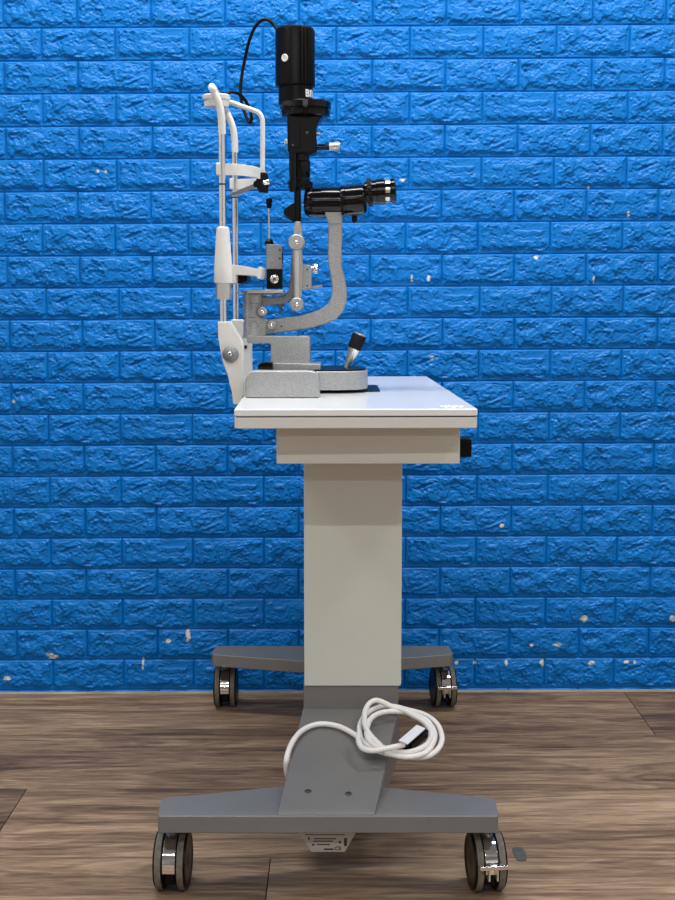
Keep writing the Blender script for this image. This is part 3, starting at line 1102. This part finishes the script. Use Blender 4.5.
def eyepiece(Y, dy):
    r = 1.0
    e = lathe_h('eyepiece', (192.0 + dy, 189.6 + dy), [(365, 10.5), (367, 10.8), (367.3, 13.0), (371.5, 13.2), (372, 11.6), (376, 11.6), (376.4, 12.4), (384.5, 12.6), (385, 10.6), (390.8, 10.8), (391.2, 12.0), (394.6, 12.2), (395.6, 10.6)],
                Y, M_black, mb, seg=44)
    c0, z0, s = at(385.3, 189.9 + dy, Y)
    bm = bmesh.new()
    # chrome dioptre marks around the waist
    n = 7
    for k in range(n):
        a0 = 2 * PI * k / n + .25; a1 = a0 + .48
        ra, rb = 10.4 * s, 11.5 * s
        x0, x1 = at(385.9, 0, Y)[0], at(390.4, 0, Y)[0]
        pts = [(ra * math.cos(a0 + (a1 - a0) * q / 3), ra * math.sin(a0 + (a1 - a0) * q / 3)) for q in range(4)] + \
              [(rb * math.cos(a1 - (a1 - a0) * q / 3), rb * math.sin(a1 - (a1 - a0) * q / 3)) for q in range(4)]
        prism(bm, [(Y + p[0], z0 + p[1]) for p in pts], 'x', x0, x1)
    fin('dioptre_ring', bm, M_alu, e)
    lathe_h('knurl', (191.6 + dy, 191.2 + dy), [(367.6, 13.4), (371.2, 13.6)], Y, M_mblack, e, seg=90, rf=lambda a, t: 1 + .025 * math.cos(30 * a))


eyepiece(YC - .032, 0.6)
eyepiece(YC + .032, 1.2)

# ------------------------------------------------------------------ tonometer-like accessory standing on the guide plate
ton = thing('tonometer', (at(274, 289, YC)[0], YC, at(274, 289.5, YC)[1]),
            'small grey and black boxed accessory with thin upright rod on the slit lamp', 'instrument')
up_ = plate('upper_case', [(266.3, 269), (282, 269), (282, 246), (280.5, 244.5), (266.3, 244)], YC - .022, .04, M_hammer_d, ton, .001)
lw = plate('lower_case', [(266.6, 288.8), (282.1, 288.8), (282.1, 269), (266.6, 269)], YC - .020, .04, M_mblack, ton, .0006)
k = disc_y('knob', 274.3, 279, 4.4, YC - .034, YC - .020, M_chrome, lw, prof=[(0, 3.4), (.001, 4.4), (.010, 4.5), (.011, 3), (.014, 3)])
disc_y('knob_screw', 274.3, 279, 1.6, YC - .0352, YC - .0338, M_screw, k, prof=[(0, 1), (.0006, 1.6), (.0014, 1.6)])
for (px, py) in ((279.8, 250), (279.8, 258.5)):
    disc_y('screw', px, py, 1.1, YC - .0228, YC - .0212, M_ink, up_, bevel=0)
plate('black_cap', [(280.9, 252.5), (282.8, 252.5), (282.8, 262), (280.9, 262)], YC - .016, .02, M_mblack, up_, .0004)
rod = tube('rod', [p3(269.3, 246, YC), p3(268.9, 205, YC)], .0016, M_alu, ton, 1)
lathe_v('rod_tip', 269.2, [(208.5, 1.8), (207.5, 2.4), (200, 3.3), (199, 3.0), (198.2, 1.8)], YC, M_mblack, rod, seg=20)
lathe_v('rod_ball', 269.2, [(246, 3.2), (244, 4.2), (241.5, 4.2), (239.8, 3), (239, 1.4)], YC, M_mblack, rod, seg=20)

# ------------------------------------------------------------------ headrest
YN_, YF_ = 2.415, 2.715
hr = thing('headrest', (at(236, 398, YN_)[0], 2.565, zt - .03),
           'white chin and forehead rest with chrome rods clamped to left table edge', 'headrest')
xn = at(222.3, 200, YN_)[0]
# rods (near and far share the same world x)
for Y in (YN_, YF_):
    z0 = at(0, 330, YN_)[1]; z1 = at(0, 133, YN_)[1]
    bm = bmesh.new()
    revolve(bm, (xn, Y, z0), [(0, .0062), (z1 - z0, .0062)], 'z', 28)
    r = fin('upright_rod', bm, M_chrome, hr)
    for py in (184.3,):
        zz = at(0, py, YN_)[1]
        bm = bmesh.new()
        revolve(bm, (xn, Y, zz), [(-.0014, .0067), (.0014, .0067)], 'z', 28)
        fin('height_mark', bm, M_ink, r)
# white arch over the top
def nz(py): return at(0, py, YN_)[1]
def nxx(px): return at(px, 150, YN_)[0]
near = [(222.2, 134), (222.0, 122), (221.0, 111), (218.6, 101), (215.4, 93.5), (212.8, 88.0)]
arch = [Vector((nxx(px), YN_, nz(py))) for px, py in near]
arch += [Vector((nxx(211.6), YN_ + .02, nz(85.4))), Vector((nxx(211.2), YN_ + .06, nz(84.2))), Vector((nxx(211), 2.565, nz(84)))]
full = arch + [Vector((v.x, 2 * 2.565 - v.y, v.z)) for v in arch[:-1][::-1]]
bm = bmesh.new()
PP = smoothline(full, 6)
sweep(bm, PP, circ(.0066, 18))
ar = fin('arch', bm, M_enamel, hr, ang=60)
# forehead band bulging towards the microscope
band = []
for k in range(17):
    a = math.radians(-90 + 180 * k / 16)
    band.append(Vector((xn + .001 + .066 * max(0, math.cos(a)) ** .75, 2.565 + .150 * math.sin(a), nz(169.5))))
bh = .0098
bm = bmesh.new()
sweep(bm, smoothline(band, 3), [(-.0022, -bh), (.0022, -bh), (.0022, bh), (-.0022, bh)], up=(0, 0, 1))
fb = fin('forehead_band', bm, M_enamel, hr, .0008)
for Y in (YN_, YF_):
    bm = bmesh.new()
    box(bm, xn - .0100, xn - .0030, Y - .007, Y + .009, nz(175.5), nz(163))
    fin('band_clip', bm, M_enamel, fb, .002)
# round swivel disc at the top with the fixation arm
dx_, dz_, ds = at(216.5, 101, 2.50)
bm = bmesh.new()
revolve(bm, (dx_, 2.50, dz_), [(-.0115, .018), (-.0105, .0215), (-.002, .0225), (-.001, .0215), (.001, .0215), (.002, .0240), (.0085, .0245), (.0105, .0225)], 'z', 44)
fd = fin('swivel_disc', bm, M_enamel, hr)
bm = bmesh.new()
sweep(bm, [Vector((nxx(212.5), 2.535, dz_ + .003)), Vector((dx_ - .004, 2.512, dz_ + .001))], circ(.0045, 12))
fin('disc_stalk', bm, M_enamel, hr)
bm = bmesh.new()
sweep(bm, [Vector((nxx(211.2), 2.54, nz(85))), Vector((nxx(212.5), 2.535, dz_ + .001))], circ(.0045, 12))
fin('disc_hanger', bm, M_enamel, hr)
fa = [p3(222, 100.5, 2.50), p3(232, 102.8, 2.50), p3(242, 106.4, 2.50), p3(252, 109.8, 2.50), p3(258.5, 112.8, 2.50), p3(261.8, 117.5, 2.50), p3(262.6, 125, 2.50), p3(262.6, 150, 2.50), p3(262.4, 176, 2.50)]
fm = tube('fixation_arm', fa, .0043, M_enamel, hr, 8, 16)
# black joint with knob at its lower end and a bar back to the rod
jb = plate('swivel_joint', [(256.5, 174), (258, 172), (266.5, 172.5), (268, 175), (267.6, 181), (268.6, 184), (267.2, 192.6), (258.5, 191.8), (257.5, 187.5), (253.4, 186.5), (253.2, 181.8), (256.4, 180)], 2.487, .026, M_mblack, hr, .002)
lathe_h('knob', (183.2, 181.6), [(263, 1.6), (264, 2.6), (269.3, 2.8), (269.8, 2.0)], 2.483, M_chrome, jb, seg=20)
bar = plate('target_bar', [(228.8, 193.5), (230, 195.8), (240, 193.8), (257, 187), (257, 183.8), (253, 184), (240, 189.2)], 2.49, .012, M_hammer_d, hr, .001)
# chin rest sleeve: tapered white housing on the near and far rods
for Y in (YN_,):
    bm = bmesh.new()
    for_pts = [(283.2, 8.8), (282, 9.2), (268, 9.0), (250, 7.9), (232, 6.7), (228.2, 6.3), (226.9, 5.0)]
    s = at(222, 250, YN_)[2]
    revolve(bm, (xn + .0005, Y, 0), [(nz(py), r * s) for py, r in for_pts], 'z', 32)
    fin('sleeve', bm, M_enamel, hr)
    bm = bmesh.new()
    revolve(bm, (xn + .001, Y, 0), [(nz(299.6), 7.4 * s), (nz(299), 8.0 * s), (nz(285), 8.0 * s), (nz(283.6), 8.0 * s)], 'z', 32, rf=lambda a, t: 1)
    o = fin('collar', bm, M_alu, hr)
# chin cup carrier: cross bar and cup curving towards the microscope
bm = bmesh.new()
pts = outline([(222, 283), (236, 282.8), (236.2, 274.8), (245, 275), (256.6, 275.8), (257.6, 278.6), (260.6, 278.6), (262, 272), (261.2, 267), (260.4, 266.6), (257.6, 268.8), (247, 266.5), (232, 264.6), (222, 262)], 2.43)
prism(bm, pts, 'y', 2.425, 2.60)
cc = fin('chin_cup', bm, M_enamel, hr, .0016, 3)
plate('cup_support', [(236.5, 275), (247.2, 275.2), (246.8, 281.2), (243, 283.4), (236.5, 283.4)], 2.47, .11, M_mblack, hr, .001)
# table clamps: white lower uprights
for Y in (YN_, YF_):
    def q(px, py):
        x, z, s = at(px, py, YN_)
        return (x, z)
    xe = -.1664 if Y == YN_ else -.1722
    pts = [q(218.4, 321.5), q(231.5, 321.5), q(233, 325), q(242.3, 340.5), q(243.6, 346), q(244, 362), (q(244.3, 380)[0], zt + .0006), (xe, zt + .0006), (xe, q(244, 404)[1]), q(233.8, 404),
           q(232.4, 392), q(228, 374), q(223.5, 362), q(221, 350), q(218.8, 338)]
    if Y == YF_:
        lim = q(241.4, 350)[0]
        pts = [(min(a, lim), b_) for a, b_ in pts]
    bm = bmesh.new()
    prism(bm, pts, 'y', Y - .014, Y + .014)
    tcl = fin('table_clamp', bm, M_enamel, hr, .003, 3)
    if Y == YN_:
        disc_y('knob', 230, 354.3, 8.2, Y - .030, Y - .013, M_hammer_d, tcl, prof=[(0, 3.5), (.001, 4.5), (.004, 7.4), (.008, 8.2), (.012, 8.2), (.013, 5), (.017, 5)])
        disc_y('knob_screw', 229.6, 354, 2.2, Y - .0318, Y - .0298, M_chrome, tcl, prof=[(0, 1.4), (.0008, 2.2), (.002, 2.2)])
        pass
    else:
        disc_y('screw', 245.4, 347, 1.9, Y - .0150, Y - .0135, M_ink, tcl, bevel=0)
# ------------------------------------------------------------------ mains cable coiled on the base
def slope_z(Y):
    if Y >= YC0 + .006: return zs_top
    return zsl + (zs_top - zsl) * (Y - YN) / (YC0 + .006 - YN)


def on(px, py, h=.006):
    h = h + .001 if h > 0 else h
    """point resting h above the sloping neck at that pixel"""
    best = None
    for k in range(260):
        Y = 2.07 + k * .0014
        z = at(px, py, Y)[1]
        d = abs(z - (slope_z(Y) + h))
        if best is None or d < best[0]: best = (d, Y, z)
    return Vector((at(px, py, best[1])[0], best[1], best[2]))


cabx = thing('power_cable', tuple(on(385, 735, 0)), 'thick white power cable looped in a coil on the grey sloping neck of the base', 'cable')
CR = .0047
lead = [(293, 792, -.055), (290, 781, -.048), (286.6, 771, -.024), (287.0, 757, .002), (292, 743, .006), (301, 731.5, .006), (313, 725.3, .006), (326, 724, .006), (340, 727, .006), (352, 733, .007),
        (362, 740, .008), (372, 745.5, .009), (386, 751, .010), (400, 755.5, .010), (414, 757.5, .010), (428, 756, .010), (438, 749, .011), (442, 738, .012), (437, 724, .013), (424, 714.5, .014), (408, 710, .014), (394, 706.5, .014),
        (380, 706.8, .014), (368, 712.5, .013), (361, 722, .013), (359.5, 733, .014), (364, 743, .016), (376, 750, .018), (392, 754.5, .018), (408, 757, .018), (424, 753.5, .018), (432, 745, .018), (434.5, 733, .018),
        (427, 721, .018), (414, 714.5, .018), (398, 711.5, .018), (382, 712.5, .020), (371, 718.5, .022), (367, 729, .022), (368.5, 740, .022), (376, 747, .023), (386, 751.5, .023)]
loop2 = [(386, 751.5, .023), (380, 745, .024), (372, 737, .024), (366, 728, .025), (364.5, 715, .026), (368, 705, .027), (374.5, 700.5, .028), (381, 701.5, .028), (392, 706.5, .024), (404, 710.5, .022), (414, 716, .022), (424, 722, .021), (431, 732, .021), (428, 743, .022), (418, 749.5, .024),
         (402, 750.5, .027), (388, 750.5, .028), (372, 750.6, .028), (362.5, 748.5, .026), (359, 743, .024), (360.5, 736, .024)]
tail = [(388, 750.8, .031), (380, 751.5, .030), (370, 751.2, .029), (361, 747.5, .026), (358.2, 739, .024), (359, 730, .022)]
bm = bmesh.new()
P1 = [on(*p) for p in lead]
sweep(bm, smoothline(P1, 5), circ(CR, 14))
P2 = [on(a, b_, h) for a, b_, h in loop2[:15] + [(404, 752.5, .020), (388, 749.5, .019), (374, 743, .018)]]
sweep(bm, smoothline(P1[-2:] + P2[1:] if False else P2, 5), circ(CR, 14))
P3 = [on(a, b_, h) for a, b_, h in [(359, 733, .028), (358.6, 741, .030), (362.5, 748, .031), (372, 750.6, .032), (386, 748.6, .033), (396, 746.5, .033), (404, 744.5, .033)]]
sweep(bm, smoothline(P3, 6), circ(CR, 14))
fin('cord', bm, M_cable, cabx, ang=60)
# plug: black moulded connector with white label flag
pa, pb_, pc = on(404, 744, .033), on(411, 738, .035), on(424, 729, .036)
bm = bmesh.new()
d = (pc - pa).normalized()
revolve(bm, pa - d * .002, [(0, .0055), (.006, .0062), (.010, .0080)], seg=20, dirv=d)
fin('strain_relief', bm, M_mblack, cabx)


def obox(bm, a, b, wd, hh, up=(0, -.45, 1)):
    sec = [(-wd, -hh), (wd, -hh), (wd, hh), (-wd, hh)]
    sweep(bm, [a, b], sec, up=up)


bm = bmesh.new()
obox(bm, on(407, 747, .024), on(424, 732, .026), .0085, .0075)
fin('plug', bm, M_mblack, cabx, .0015)
bm = bmesh.new()
obox(bm, on(403, 742.5, .042), on(421, 727.0, .042), .0085, .0014)
o = fin('label_tag', bm, M_paper, cabx, .0008)
tag(o, 'white label tag on the plug')

# ------------------------------------------------------------------ small marks lying on the floor
bm = bmesh.new()
c = [(512, 848.5), (516, 847.6), (521.5, 848), (524.5, 851), (527, 857), (526.5, 860.5), (523, 861.5), (517.5, 861), (515, 857.5), (512.6, 852)]
pts = []
for px, py in c:
    a = math.atan((py - 450) / FPX) + TH
    Y = CAM_H / math.tan(a)
    pts.append((at(px, py, Y)[0], Y))
prism(bm, pts, 'z', .0001, .0010)
o = fin('adhesive_patch', bm, mat('dark_grey_residue', (0.075, 0.075, 0.07), .7, mott=.2, mscale=80), None, smooth=False)
tag(o, 'small dark grey patch stuck to the floor right of the front right caster', 'floor patch')
